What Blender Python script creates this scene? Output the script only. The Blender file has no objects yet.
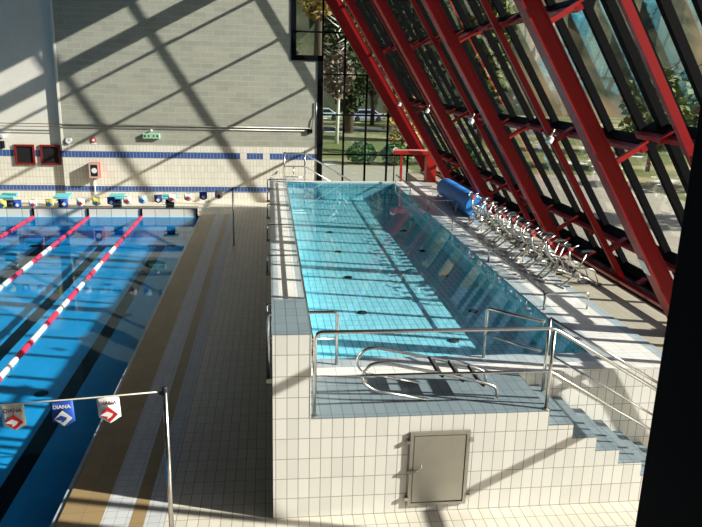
import bpy, math, random
from mathutils import Vector, Matrix
random.seed(7)
sc = bpy.context.scene
COL = sc.collection
PI = math.pi

# ------------------------------------------------------------------ helpers
class MB:
    def __init__(s): s.v=[]; s.f=[]; s.m=[]; s.s=[]
    def add(s, vs, fs, mi=0, sm=False):
        b=len(s.v); s.v+= [Vector(v) for v in vs]
        for f in fs: s.f.append([b+i for i in f]); s.m.append(mi); s.s.append(sm)
        return s
    def box(s, x0,x1,y0,y1,z0,z1, mi=0):
        vs=[(x,y,z) for x in (x0,x1) for y in (y0,y1) for z in (z0,z1)]
        return s.add(vs, [(0,1,3,2),(4,6,7,5),(0,4,5,1),(2,3,7,6),(0,2,6,4),(1,5,7,3)], mi)
    def obox(s, c, ax, hs, mi=0):
        c=Vector(c); a=[Vector(q).normalized()*h for q,h in zip(ax,hs)]
        vs=[c+a[0]*i+a[1]*j+a[2]*k for i in (-1,1) for j in (-1,1) for k in (-1,1)]
        return s.add(vs, [(0,1,3,2),(4,6,7,5),(0,4,5,1),(2,3,7,6),(0,2,6,4),(1,5,7,3)], mi)
    def prism(s, poly, d, mi=0):          # poly: 3D points, d: extrusion vector
        n=len(poly); d=Vector(d); P=[Vector(p) for p in poly]
        return s.add(P+[p+d for p in P], [tuple(range(n))[::-1], tuple(range(n,2*n))]+[(i,(i+1)%n,n+(i+1)%n,n+i) for i in range(n)], mi)
    def ring_path(s, pts, rads, n=10, mi=0, cap=True):
        P=[Vector(p) for p in pts]; T=[]
        for i in range(len(P)):
            a=P[max(i-1,0)]; b=P[min(i+1,len(P)-1)]; T.append((b-a).normalized())
        up=Vector((0,0,1)) if abs(T[0].z)<.9 else Vector((1,0,0))
        nrm=T[0].cross(up).normalized(); vs=[]
        for i,p in enumerate(P):
            if i: 
                nrm=(nrm-T[i]*nrm.dot(T[i])).normalized()
            bn=T[i].cross(nrm)
            for k in range(n):
                a=2*PI*k/n; vs.append(p+(nrm*math.cos(a)+bn*math.sin(a))*rads[i])
        fs=[(i*n+k, i*n+(k+1)%n, (i+1)*n+(k+1)%n, (i+1)*n+k) for i in range(len(P)-1) for k in range(n)]
        s.add(vs, fs, mi, True)
        if cap:
            b=len(s.v)-len(vs)
            s.f.append([b+k for k in range(n)][::-1]); s.m.append(mi); s.s.append(False)
            s.f.append([b+(len(P)-1)*n+k for k in range(n)]); s.m.append(mi); s.s.append(False)
        return s
    def tube(s, pts, r=.021, fil=0.0, n=10, mi=0, closed=False):
        P=[Vector(p) for p in pts]
        if fil>0 and len(P)>2:
            Q=[P[0]]
            for i in range(1,len(P)-1):
                a,b,c=P[i-1],P[i],P[i+1]; u=(a-b); w=(c-b)
                f=min(fil,u.length*.48,w.length*.48); u.normalize(); w.normalize()
                p0=b+u*f; p1=b+w*f
                for k in range(7):
                    t=k/6; Q.append(p0*(1-t)**2+b*2*t*(1-t)+p1*t*t)
            Q.append(P[-1]); P=Q
        return s.ring_path(P,[r]*len(P),n,mi)
    def cyl(s, a, b, r, n=16, mi=0, r2=None):
        return s.ring_path([a,b],[r, r if r2 is None else r2],n,mi)
    def lathe(s, c, ax, prof, n=24, mi=0):     # prof: (distance along axis, radius)
        c=Vector(c); ax=Vector(ax).normalized()
        pts=[c+ax*d for d,_ in prof]
        up=Vector((0,0,1)) if abs(ax.z)<.9 else Vector((1,0,0))
        u=ax.cross(up).normalized(); w=ax.cross(u); vs=[]
        for p,(d,r) in zip(pts,prof):
            for k in range(n):
                a=2*PI*k/n; vs.append(p+(u*math.cos(a)+w*math.sin(a))*max(r,1e-4))
        fs=[(i*n+k, i*n+(k+1)%n, (i+1)*n+(k+1)%n, (i+1)*n+k) for i in range(len(prof)-1) for k in range(n)]
        fs+= [tuple(range(n))[::-1], tuple((len(prof)-1)*n+k for k in range(n))]
        return s.add(vs, fs, mi, False)
    def build(s, name, mats, parent=None, bevel=0):
        org = Vector(parent['_o']) if (parent and '_o' in parent) else Vector((0,0,0))
        me=bpy.data.meshes.new(name); me.from_pydata([v-org for v in s.v],[],s.f)
        if not isinstance(mats,(list,tuple)): mats=[mats]
        for m in mats: me.materials.append(m)
        for p,mi,sm in zip(me.polygons,s.m,s.s): p.material_index=mi; p.use_smooth=sm
        me.validate(); 
        import bmesh
        bm=bmesh.new(); bm.from_mesh(me); bmesh.ops.recalc_face_normals(bm, faces=bm.faces); bm.to_mesh(me); bm.free()
        o=bpy.data.objects.new(name,me); COL.objects.link(o)
        if parent: o.parent=parent; o['_o']=tuple(org)
        if bevel:
            b=o.modifiers.new('bevel','BEVEL'); b.width=bevel; b.segments=2; b.limit_method='ANGLE'
        return o

def tag(o,label=None,cat=None,group=None,kind=None):
    if label: o['label']=label
    if cat: o['category']=cat
    if group: o['group']=group
    if kind: o['kind']=kind
    return o
def thing(name,label,cat,loc=(0,0,0),group=None,kind=None):
    o=bpy.data.objects.new(name,None); COL.objects.link(o); o.location=loc; o.empty_display_size=.1
    o['_o']=tuple(loc); return tag(o,label,cat,group,kind)
def copy_tree(o,parent=None):
    c=o.copy(); COL.objects.link(c); c.parent=parent
    for ch in list(o.children): copy_tree(ch,c)
    return c

# ------------------------------------------------------------------ materials
class NT:
    def __init__(s,m): s.t=m.node_tree; s.t.nodes.clear()
    def n(s,typ,**k):
        x=s.t.nodes.new(typ)
        for a,b in k.items():
            if a=='ins':
                for i,v in b.items():
                    if hasattr(v,'is_output') or isinstance(v,bpy.types.NodeSocket): s.t.links.new(v,x.inputs[i])
                    else: x.inputs[i].default_value=v
            else: setattr(x,a,b)
        return x
    def math(s,op,a,b=0,c=None):
        x=s.n('ShaderNodeMath',operation=op,ins={0:a,1:b})
        if c is not None:
            if isinstance(c,bpy.types.NodeSocket): s.t.links.new(c,x.inputs[2])
            else: x.inputs[2].default_value=c
        return x.outputs[0]
    def mix(s,f,a,b):
        x=s.n('ShaderNodeMix',data_type='RGBA')
        for i,v in ((0,f),(6,a),(7,b)):
            if isinstance(v,bpy.types.NodeSocket): s.t.links.new(v,x.inputs[i])
            else: x.inputs[i].default_value=v if i==0 else (*v[:3],1)
        return x.outputs[2]
def newmat(name):
    m=bpy.data.materials.new(name); m.use_nodes=True; return m,NT(m)
def finish(t,col,rough=.5,metal=0,spec=.5,bump=None,bstr=.3,coat=0):
    b=t.n('ShaderNodeBsdfPrincipled')
    for i,v in (('Base Color',col),('Roughness',rough)):
        if isinstance(v,bpy.types.NodeSocket): t.t.links.new(v,b.inputs[i])
        else: b.inputs[i].default_value=v if i=='Roughness' else (*v[:3],1)
    b.inputs['Metallic'].default_value=metal; b.inputs['Specular IOR Level'].default_value=spec
    b.inputs['Coat Weight'].default_value=coat
    if bump is not None:
        bp=t.n('ShaderNodeBump',ins={'Height':bump,'Strength':bstr,'Distance':.01}); t.t.links.new(bp.outputs[0],b.inputs['Normal'])
    o=t.n('ShaderNodeOutputMaterial'); t.t.links.new(b.outputs[0],o.inputs[0])
def simple(name,col,rough=.5,metal=0,spec=.5,noise=.06,scale=6,coat=0):
    m,t=newmat(name)
    pos=t.n('ShaderNodeTexCoord').outputs['Object']
    nz=t.n('ShaderNodeTexNoise',ins={'Vector':pos,'Scale':scale,'Detail':4}).outputs['Fac']
    a=[max(0,c*(1-noise*2)) for c in col]; b=[min(1,c*(1+noise*2)) for c in col]
    finish(t,t.mix(nz,a,b),rough,metal,spec,coat=coat); return m
def uvpos(t):
    """surface coordinates chosen from the face's own direction"""
    g=t.n('ShaderNodeNewGeometry'); sp=t.n('ShaderNodeSeparateXYZ',ins={0:g.outputs['Position']}); sn=t.n('ShaderNodeSeparateXYZ',ins={0:g.outputs['True Normal']})
    x,y,z=sp.outputs; ax=t.math('ABSOLUTE',sn.outputs[0]); az=t.math('ABSOLUTE',sn.outputs[2])
    isx=t.math('GREATER_THAN',ax,.6); isz=t.math('GREATER_THAN',az,.6)
    u=t.math('ADD',t.math('MULTIPLY',y,isx),t.math('MULTIPLY',x,t.math('SUBTRACT',1,isx)))
    v=t.math('ADD',t.math('MULTIPLY',y,isz),t.math('MULTIPLY',z,t.math('SUBTRACT',1,isz)))
    return u,v,(x,y,z)
def tilemat(name,col,grout,pu=.125,pv=.25,ou=0,ov=0,gw=.009,rough=.25,vary=.06,dirt=.08,bands=None,bandcol=None,gaps=None,spec=.5):
    m,t=newmat(name); u,v,(x,y,z)=uvpos(t)
    U=t.math('DIVIDE',t.math('SUBTRACT',u,ou),pu); V=t.math('DIVIDE',t.math('SUBTRACT',v,ov),pv)
    fu=t.math('FRACT',U); fv=t.math('FRACT',V)
    gl=t.math('MAXIMUM',t.math('LESS_THAN',fu,gw/pu),t.math('LESS_THAN',fv,gw/pv))
    cv=t.n('ShaderNodeCombineXYZ',ins={0:t.math('FLOOR',U),1:t.math('FLOOR',V),2:0})
    wn=t.n('ShaderNodeTexWhiteNoise',ins={'Vector':cv.outputs[0]}).outputs['Value']
    pos=t.n('ShaderNodeNewGeometry').outputs['Position']
    nz=t.n('ShaderNodeTexNoise',ins={'Vector':pos,'Scale':.9,'Detail':5,'Roughness':.6}).outputs['Fac']
    c=t.mix(wn,[q*(1-vary) for q in col],[min(1,q*(1+vary)) for q in col])
    c=t.mix(t.math('MULTIPLY',nz,dirt*2),c,[q*.55 for q in col])
    if bands:
        msk=None
        for a,b in bands:
            q=t.math('MULTIPLY',t.math('GREATER_THAN',z,a),t.math('LESS_THAN',z,b))
            if gaps and a>1:
                for g0,g1 in gaps:
                    q=t.math('MULTIPLY',q,t.math('SUBTRACT',1,t.math('MULTIPLY',t.math('GREATER_THAN',x,g0),t.math('LESS_THAN',x,g1))))
            msk=q if msk is None else t.math('MAXIMUM',msk,q)
        bc=t.mix(wn,[q*.85 for q in bandcol],bandcol)
        c=t.mix(msk,c,bc)
    c=t.mix(gl,c,grout)
    hgt=t.math('SUBTRACT',1,gl)
    finish(t,c,rough,0,spec,bump=hgt,bstr=.25); return m

WHITE=(.72,.70,.655)
m_wall=tilemat('white_wall_tile',WHITE,(.30,.28,.25),ou=.025,ov=0,rough=.22)
m_deck=tilemat('deck_tile',(.70,.64,.54),(.28,.25,.21),ou=.03,ov=.05,rough=.4,vary=.07,dirt=.14)
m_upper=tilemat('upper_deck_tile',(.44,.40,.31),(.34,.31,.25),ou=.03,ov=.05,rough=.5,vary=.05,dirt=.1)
m_land=tilemat('grey_blue_tile',(.20,.255,.285),(.10,.125,.14),ou=.025,ov=.06,rough=.45,vary=.07,spec=.3)
m_rim=tilemat('pale_grey_blue_tile',(.42,.49,.53),(.22,.26,.28),ou=.025,ov=.06,rough=.3,vary=.07)
m_cope=tilemat('white_coping_tile',(.82,.80,.76),(.42,.41,.40),pu=.25,pv=.125,ou=.05,ov=.06,rough=.3)
m_copey=tilemat('white_rim_tile',(.82,.80,.76),(.50,.49,.47),pu=.25,pv=.125,ou=.15,ov=.06,rough=.3,gw=.007)
m_brown=tilemat('brown_coping_tile',(.34,.235,.12),(.20,.15,.09),pu=.25,pv=.25,ou=-2.4,ov=.03,gw=.007,rough=.4,vary=.08)
m_grey=tilemat('pale_grey_tile',(.58,.585,.60),(.30,.29,.28),pu=.125,pv=.125,ou=-1.9,ov=.03,gw=.006,rough=.45)
m_bwall=tilemat('back_wall_tile',(.82,.78,.68),(.50,.47,.41),pu=.125,pv=.25,ou=0,ov=-.09,gw=.012,rough=.35,
                bands=[(.38,.60),(1.68,1.92)],bandcol=(.05,.12,.36),gaps=[(-1.12,-.86),(-.25,.02)])
m_aqua=tilemat('aqua_pool_tile',(.47,.90,.995),(.11,.42,.60),ou=.54,ov=.1,gw=.015,rough=.3,vary=.05,dirt=.05)
m_blue=tilemat('blue_pool_tile',(.08,.62,.95),(.06,.44,.80),pu=.25,pv=.25,gw=.008,rough=.3,vary=.05,dirt=.05)
m_panel=tilemat('parapet_tile',(.80,.78,.70),(.25,.24,.2),pu=.49,pv=.6,ou=-.05,ov=-.25,gw=.02,rough=.35)
m_black=tilemat('black_lane_tile',(.006,.007,.01),(.03,.04,.05),pu=.15,pv=.3,ou=.0,rough=.6,spec=.05)
m_dblue=simple('dark_blue_tile',(.02,.12,.4),.3)

def blockmat():
    m,t=newmat('grey_block_wall'); u,v,_=uvpos(t)
    vec=t.n('ShaderNodeCombineXYZ',ins={0:u,1:v,2:0}).outputs[0]
    br=t.n('ShaderNodeTexBrick',ins={'Vector':vec,'Scale':1.0,'Mortar Size':.011,'Brick Width':.5,'Row Height':.2,'Mortar Smooth':.1})
    br.offset=.5
    for i,c in (('Color1',(.42,.41,.34,1)),('Color2',(.36,.355,.30,1)),('Mortar',(.47,.46,.39,1))): br.inputs[i].default_value=c
    mp=t.n('ShaderNodeMapping',ins={'Vector':vec}); mp.inputs['Scale'].default_value=(.6,3.2,1)
    nz=t.n('ShaderNodeTexNoise',ins={'Vector':mp.outputs[0],'Scale':1.3,'Detail':8,'Roughness':.65}).outputs['Fac']
    ns=t.math('MULTIPLY',t.math('SUBTRACT',nz,.42),1.5)
    c=t.mix(ns,br.outputs['Color'],(.27,.27,.22))
    finish(t,c,.9,0,.2,bump=br.outputs['Fac'],bstr=-.3); return m
m_block=blockmat()
m_plaster=simple('cream_plaster',(.78,.74,.66),.85,noise=.04,scale=2)
m_ceil=simple('dark_ceiling',(.09,.085,.08),.8)
m_dark=simple('dark_interior',(.02,.02,.022),.8,spec=.1)
m_plain=simple('plain_grey_wall',(.22,.22,.21),.85)
m_red=simple('red_painted_steel',(.27,.008,.010),.38,noise=.05,scale=3,spec=.25)
m_redb=simple('bright_red_steel',(.36,.012,.010),.35,noise=.05,scale=3)
m_frame=simple('dull_red_frame',(.20,.012,.010),.5)
m_blk=simple('black_anodised_frame',(.005,.005,.006),.65,spec=.04)
m_steel=simple('brushed_stainless',(.62,.60,.57),.22,metal=1,noise=.03,scale=20)
m_steel2=simple('dull_stainless_plate',(.50,.48,.43),.42,metal=1,noise=.07,scale=5)
m_whitep=simple('white_paint',(.8,.79,.76),.5,noise=.03)
m_turq=simple('turquoise_grip',(.12,.52,.55),.6)
m_dull=simple('dull_grey_steel',(.36,.36,.35),.38,metal=1,noise=.1,scale=8)
m_bike=simple('satin_bike_steel',(.60,.60,.58),.36,metal=1,noise=.04,scale=8)
m_rubber=simple('black_rubber',(.015,.015,.016),.6)
m_pink=simple('red_float_plastic',(.75,.035,.09),.4)
m_whitef=simple('white_float_plastic',(.88,.86,.84),.4)
m_navy=simple('navy_plastic',(.02,.03,.15),.5)
m_rollblue=simple('blue_foam_cover',(.03,.25,.72),.45,noise=.08,scale=4)
m_rope=simple('cream_rope',(.7,.65,.55),.8)
m_fw=simple('white_pennant_cloth',(.82,.82,.78),.7,noise=.04,scale=15)
m_fb=simple('blue_pennant_cloth',(.02,.08,.42),.6,noise=.06,scale=15)
m_fy=simple('yellow_pennant_cloth',(.62,.55,.12),.7)
m_fl=simple('pale_blue_pennant_cloth',(.40,.62,.72),.7)
m_ink=simple('red_ink',(.55,.015,.02),.6)
m_inkd=simple('dark_ink',(.12,.02,.04),.6)
m_green=simple('exit_sign_green',(.35,.62,.42),.5)
m_signdark=simple('exit_sign_dark',(.02,.09,.04),.5)

def glassmat(name,tint,f0,bump=0,scale=1.2,refl=(1,1,1)):
    m,t=newmat(name)
    g=t.n('ShaderNodeNewGeometry'); nrm=g.outputs['Normal']
    if bump:
        nz=t.n('ShaderNodeTexNoise',ins={'Vector':g.outputs['Position'],'Scale':scale,'Detail':2}).outputs['Fac']
        nrm=t.n('ShaderNodeBump',ins={'Height':nz,'Strength':bump,'Distance':.02}).outputs[0]
    d=t.n('ShaderNodeVectorMath',operation='DOT_PRODUCT',ins={0:g.outputs['Incoming'],1:nrm}).outputs['Value']
    c=t.math('SUBTRACT',1,t.math('MINIMUM',t.math('ABSOLUTE',d),1))
    F=t.math('ADD',f0,t.math('MULTIPLY',1-f0,t.math('POWER',c,5)))
    tr=t.n('ShaderNodeBsdfTransparent'); tr.inputs[0].default_value=(*tint,1)
    gl=t.n('ShaderNodeBsdfGlossy'); gl.inputs['Roughness'].default_value=0; gl.inputs[0].default_value=(*refl,1)
    if bump: t.t.links.new(nrm,gl.inputs['Normal'])
    mx=t.n('ShaderNodeMixShader'); t.t.links.new(F,mx.inputs[0]); t.t.links.new(tr.outputs[0],mx.inputs[1]); t.t.links.new(gl.outputs[0],mx.inputs[2])
    o=t.n('ShaderNodeOutputMaterial'); t.t.links.new(mx.outputs[0],o.inputs[0]); return m
m_glass=glassmat('clear_glazing',(.95,.97,.96),.045)
m_glassb=glassmat('back_window_glazing',(.80,.85,.83),.05)
m_water=glassmat('pool_water_aqua',(.90,.98,1.0),.02,bump=.05,scale=1.6,refl=(.7,.72,.75))
m_water2=glassmat('pool_water_blue',(.64,.88,.97),.02,bump=.07,scale=1.3,refl=(.5,.52,.55))

# ------------------------------------------------------------------ camera
camd=bpy.data.cameras.new('camera'); cam=bpy.data.objects.new('camera',camd); COL.objects.link(cam)
r=Vector((0.9930413,-0.1150386,0.0252018)); u=Vector((0.006084,0.2638253,0.9645513)); f=Vector((0.1176095,0.9576859,-0.2626893))
M=Matrix((r,u,-f)).transposed().to_4x4(); M.translation=Vector((-.0274,-6.8705,4.8996)); cam.matrix_world=M
camd.sensor_width=36; camd.lens=689.83/702*36; camd.clip_end=600; camd.clip_start=.05
sc.camera=cam

# ------------------------------------------------------------------ light
SUN=Vector((-1,.325,-.525)).normalized()
sd=bpy.data.lights.new('sun','SUN'); sd.energy=14; sd.angle=math.radians(.55); sd.color=(1,.955,.875)
so=bpy.data.objects.new('sun',sd); COL.objects.link(so); so.rotation_euler=SUN.to_track_quat('-Z','Y').to_euler()
w=bpy.data.worlds.new('world'); sc.world=w; w.use_nodes=True; wt=w.node_tree; wt.nodes.clear()
sky=wt.nodes.new('ShaderNodeTexSky'); sky.sky_type='NISHITA'; sky.sun_disc=False; sky.sun_elevation=math.radians(27)
sky.sun_rotation=math.atan2(1,-.325); sky.air_density=1.2; sky.dust_density=2.0
bg=wt.nodes.new('ShaderNodeBackground'); bg.inputs[1].default_value=.165
wo=wt.nodes.new('ShaderNodeOutputWorld'); wt.links.new(sky.outputs[0],bg.inputs[0]); wt.links.new(bg.outputs[0],wo.inputs[0])

# ------------------------------------------------------------------ room shell
YB=20.20; XE=-2.40; YE=17.35
def S(o): return tag(o,kind='structure')
fl=MB().box(-1.22,8.1,-14,YB,-.3,0).box(-20,-1.22,YE+.4,YB+.13,-.3,0).box(-20,-1.22,-14,-12,-.3,0).box(-20,-17.5,-12,YE+.4,-.3,0)
S(fl.build('floor',m_deck))
S(MB().box(XE,-1.92,-12,YE,-.3,.004).build('trim_1',m_brown))
S(MB().box(-1.92,-1.60,-12,YE+.4,-.3,.002).build('trim_2',m_grey))
S(MB().box(-1.60,-1.44,-12,YE+.4,-.3,.003).build('trim_3',m_brown))
S(MB().box(-1.44,-1.22,-12,YE+.4,-.3,.002).build('trim_4',m_grey))
S(MB().box(-2.53,-1.92,YE,YE+.4,-.3,.003).build('trim_5',m_brown))
# the upper deck between the small pool and the glazing
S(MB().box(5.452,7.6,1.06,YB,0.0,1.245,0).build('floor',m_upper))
ST=Vector((-.53675,0,.84374)); SN=Vector((.84374,0,.53675))       # up the slope, outward
def SP(s,y,d): return Vector((6.885,y,0))+ST*s+SN*d
def wx(z,d=0): # X of slope inner plane
    return 2.07+(7.57-z)/1.572
def slopepoly(x0,x1,z0,z1,y,m,n): pass
# back wall
wb=MB()
wb.box(-7.7,1.95,YB,YB+.35,0,2.16,0); wb.box(-7.7,.95,YB,YB+.35,2.16,11.2,1); wb.box(.95,1.95,YB,YB+.35,2.16,5.47,1)
wb.box(1.95,8.1,YB,YB+.35,0,.62,0)
wb.box(-20,-7.7,YB+.13,YB+.35,0,2.16,0); wb.box(-20,-7.7,YB+.13,YB+.35,2.16,11.2,2)
wb.box(-7.705,-7.62,YB-.012,YB+.13,2.16,11.2,2)
S(wb.build('wall_back',[m_bwall,m_block,m_plaster]))
S(MB().box(-20.3,-20,-14,YB+.3,0,11.2).build('wall_left',m_plain))
S(MB().box(-20,8.1,-14.3,-14,0,11.2).build('wall_front',m_plain))
S(MB().box(-20,.05,-14,YB+.3,10.75,11.0).build('ceiling',m_ceil))

# back window: steel frame following the inclined roof
def bwin():
    win=thing('window_1',None,None,(1.95,YB+.05,0),kind='structure')
    y0,y1=YB-.03,YB+.10
    fr=MB()
    fr.box(.83,1.02,y0,y1,5.40,10.7); fr.box(1.02,2.05,y0,y1,5.40,5.60); fr.box(1.84,2.05,y0,y1,.6,5.60)
    fr.box(1.95,6.5,y0,y1,.58,.68)
    fr.build('window_frame',m_blk,win)
    for x in (2.02,2.87,3.74,4.61,5.46):
        zt=7.57-1.572*(x-2.07)+.6
        z0=.68 if x>2.1 else 5.6
        MB().box(x-.035,x+.035,y0+.02,y1,z0,min(zt,10.7)).build('mullion',m_blk,win)
    for z in (1.90,3.42,4.93,6.44,7.95,9.46):
        xr=wx(z)+.35
        MB().box(1.95 if z<5.4 else .95,xr,y0+.03,y1-.01,z-.03,z+.03).build('glazing_bar',m_blk,win)
    yy=YB+.06
    poly=[(1.95,yy,.65),(wx(.65)+.3,yy,.65),(wx(10.7)+.3,yy,10.7),(.95,yy,10.7),(.95,yy,5.5),(1.95,yy,5.5)]
    MB().prism(poly,(0,.006,0)).build('pane',m_glassb,win)
bwin()

# ------------------------------------------------------------------ inclined glazing
BAY=4.525; Y0=2.1; BW=.26; BD=.23
beamY=[Y0+BAY*k for k in range(-3,5)]
beamlab=['red inclined roof beam behind the viewpoint by the front wall','red inclined roof beam just behind the viewpoint','red inclined roof beam nearest the viewpoint, right of the black column',
 'red inclined roof beam at far right carrying a small white notice','second red inclined roof beam from the right, foot behind the nearest exercise bike','red inclined roof beam rising from the middle of the row of exercise bikes',
 'red inclined roof beam rising behind the blue cover roller','farthest red inclined roof beam, against the back window']
for i,y in enumerate(beamY):
    yy=y if i<7 else YB-BW+.06
    base=1.30 if y>0 else .06
    s0=base/ST.z
    b=thing('roof_beam',beamlab[i],'beam',SP(s0,yy+BW/2,.1),group='red inclined roof beams')
    g=MB()
    dd=BD if i<7 else .5
    g.obox(SP((s0+12.6)/2,yy+BW/2,.012),(ST,(0,1,0),SN),((12.6-s0)/2,BW/2,.012))
    g.obox(SP((s0+12.6)/2,yy+BW/2,dd-.012),(ST,(0,1,0),SN),((12.6-s0)/2,BW/2,.012))
    g.build('flange',m_red,b)
    MB().obox(SP((s0+12.6)/2,yy+.02,dd/2),(ST,(0,1,0),SN),((12.6-s0)/2,.012,dd/2-.02)).build('web',m_red,b)
    MB().obox(SP(s0+.02,yy+BW/2,dd/2),(ST,(0,1,0),SN),(.02,BW/2+.05,dd/2+.05)).build('foot_plate',m_red,b)
PUR=[1.98,4.25,6.40,8.40,10.05]
for k in range(len(beamY)-1):
    bm=beamY[k]; nb=beamY[k+1] if k<len(beamY)-2 else YB
    ya=bm+.15; yb=nb+.15 if nb<YB else YB-.05
    raised=ya>1; s0=(1.27 if raised else .04)/ST.z
    win=thing('window_%d'%(k+2),None,None,SP(s0,(ya+yb)/2,.6),kind='structure')
    def zs(z,d): return (z-.53675*d)/ST.z          # slope distance of height z at outward offset d
    zb=1.255 if raised else .01
    def run(d): s0_=zs(zb,d); return (s0_+12.6)/2,(12.6-s0_)/2
    last=nb==YB
    mY=[nb-.85,nb-2.02,nb-3.02]; rY=nb-1.87; sh=0
    if k<=2: mY=[nb-.62,nb-1.35,nb-1.98]; rY=nb-1.60; sh=.30
    if k==3: sh=.06
    ys=[(bm-.17,.07)]+[(q,.045) for q in mY]+([(YB-.43,.055)] if last else [(bm+.45,.045)])  # first bar and last-bay extra are added blockers shading the beam sides
    for y,hw in ys:
        sm,hs=run(.91)
        MB().obox(SP(sm,y,.91),(ST,(0,1,0),SN),(hs,hw,.055)).build('mullion',m_blk,win)
    sm,hs=run(.40)
    MB().obox(SP(sm,rY,.40),(ST,(0,1,0),SN),(hs,.04,.05)).build('rafter',m_red,win)
    for pi,p in enumerate([zs(zb+.10,.86)]+PUR):
        if pi and p<zs(zb+.3,.86): continue
        if pi>1 or k<3: p=p+(sh if pi else 0)
        if pi==0: MB().obox(SP(zs(zb+.16,.30),(ya+yb)/2,.30),(ST,(0,1,0),SN),(.045,(yb-ya)/2-.01,.04)).build('sill_rail',m_red,win)
        else: MB().obox(SP(p,(ya+yb)/2,.70),(ST,(0,1,0),SN),(.036,(yb-ya)/2-.01,.045)).build('purlin',m_red,win)
        MB().obox(SP(p+.01,(ya+yb)/2,.85),(ST,(0,1,0),SN),(.042,(yb-ya)/2-.01,.10)).build('transom',m_blk,win)
        for y,hw,h0,h1 in [(mY[0],.035,.56,.78),(rY,.07,.44,.80),(mY[2],.035,.56,.78),(bm+.20,.035,.20,.80)]:
            MB().obox(SP(p+.05,y,(h0+h1)/2),(ST,(0,1,0),SN),(.035,hw,(h1-h0)/2)).build('bracket',m_redb,win)
    if raised:
        MB().box(SP(zs(zb,.34),0,.34).x-.02,SP(zs(zb,.98),0,.98).x,ya,yb,zb-.006,zb+.03).build('sill_plate',m_blk,win)
    sm,hs=run(.96)
    MB().obox(SP(sm,(ya+yb)/2,.96),(ST,(0,1,0),SN),(hs,(yb-ya)/2,.004)).build('pane',m_glass,win)
    # opaque panel band high in the glazing
    MB().obox(SP(10.87,(ya+yb)/2,.80),(ST,(0,1,0),SN),(.26,(yb-ya)/2,.03)).build('blind_panel',m_dark,win)
# solid ridge closing the roof between the glazing and the ceiling
S(MB().obox(SP(12.55,3.1,1.10),(ST,(0,1,0),SN),(.77,17.2,.09)).build('trim_7',m_ceil))
S(MB().obox(SP(12.98,3.1,.62),(ST,(0,1,0),SN),(.42,17.2,.52)).build('trim_6',m_ceil))

# black column close to the viewpoint
c=thing('steel_column','black steel column standing close to the viewpoint at the right edge','column',(1.0,-5.55,0))
MB().box(.985,1.55,-5.62,-5.30,0,10.7).build('shaft',m_blk,c,bevel=.01)
MB().box(1.13,1.15,-5.632,-5.62,.1,10.6).box(1.25,1.27,-5.632,-5.62,.1,10.6).build('gasket',m_rubber,c)
MB().box(.95,1.60,-5.67,-5.25,0,.05).build('base_plate',m_blk,c)

# ------------------------------------------------------------------ raised small pool
pool=thing('raised_pool','raised white tiled small pool with grey landing, steps and aqua basin','pool',(2.7,9,0))
XA,XB,YA,YC=.58,4.37,1.60,17.10; ZR=1.27; WB=.70
g=MB(); g.box(0,3.16,0,1.06,0,1.238); g.box(0,.54,1.06,17.45,0,1.255); g.box(XB+.02,5.45,1.06,17.45,0,1.255)
g.box(.54,XB+.02,1.06,1.58,0,1.255); g.box(.54,XB+.02,17.12,17.45,0,1.255)
g.build('tank_wall',m_wall,pool)
MB().box(.41,3.16,.004,1.06,1.238,1.25).build('landing',m_land,pool)
for k in range(1,7):
    x0=3.16+.305*(k-1); zt=1.25-.1786*k
    o=MB().box(x0,x0+.305,0,1.055,0,zt-.012,0).box(x0,x0+.305,.004,1.055,zt-.012,zt,1)
    o.build('step',[m_wall,m_land],pool)
MB().box(0,.41,.0,1.16,1.238,2.238,0).box(-.004,.414,-.004,1.165,2.238,2.25,1).box(.405,.414,-.004,.002,1.25,2.24,2).build('pier',[m_wall,m_land,m_whitep],pool)
# basin lining: floor and four sides
g=MB(); g.box(XA-.04,XB+.02,YA-.02,YC+.02,WB-.1,WB)
g.box(XA-.04,XA,YA,YC,WB,1.255); g.box(XB,XB+.02,YA,YC,WB,1.255); g.box(XA,XB,YA-.02,YA,WB,1.255); g.box(XA,XB,YC,YC+.02,WB,1.255)
g.build('basin',m_aqua,pool)
# rim
MB().box(.41,5.45,1.06,1.31,1.255,ZR).build('front_coping',m_cope,pool)
MB().box(.13,.45,1.31,17.45,1.255,ZR).box(4.62,5.28,1.31,17.45,1.255,ZR).box(.45,4.62,17.2,17.45,1.255,ZR).build('white_rim',m_copey,pool)
MB().box(0,.13,1.165,17.45,1.255,ZR).box(.45,XA,1.6,17.2,1.255,ZR).box(XB,4.62,1.6,17.2,1.255,ZR).box(5.28,5.45,1.31,17.45,1.255,ZR).box(.45,4.62,1.31,1.60,1.255,ZR).box(XA,XB,17.10,17.2,1.255,ZR).build('grey_rim',m_rim,pool)
# floor inlets
for x,y in [(1.66,2.81),(1.66,5.0),(1.66,9.52),(1.64,11.7),(3.0,3.54),(3.76,5.0),(3.8,7.35),(3.78,9.58),(3.76,11.88),(1.66,7.3)]:
    MB().lathe((x,y,WB),(0,0,1),[(0,.09),(.02,.085),(.03,.04)],16).build('floor_inlet',m_dark,pool)
# submerged entry steps at the front
MB().box(2.0,2.9,1.62,1.95,WB,1.12,0).build('entry_step',m_land,pool)
tag(MB().box(XA,XB,YA,YC,1.238,1.250).build('pool_water',m_water),'clear aqua water filling the raised small pool','water',kind='stuff')

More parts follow.
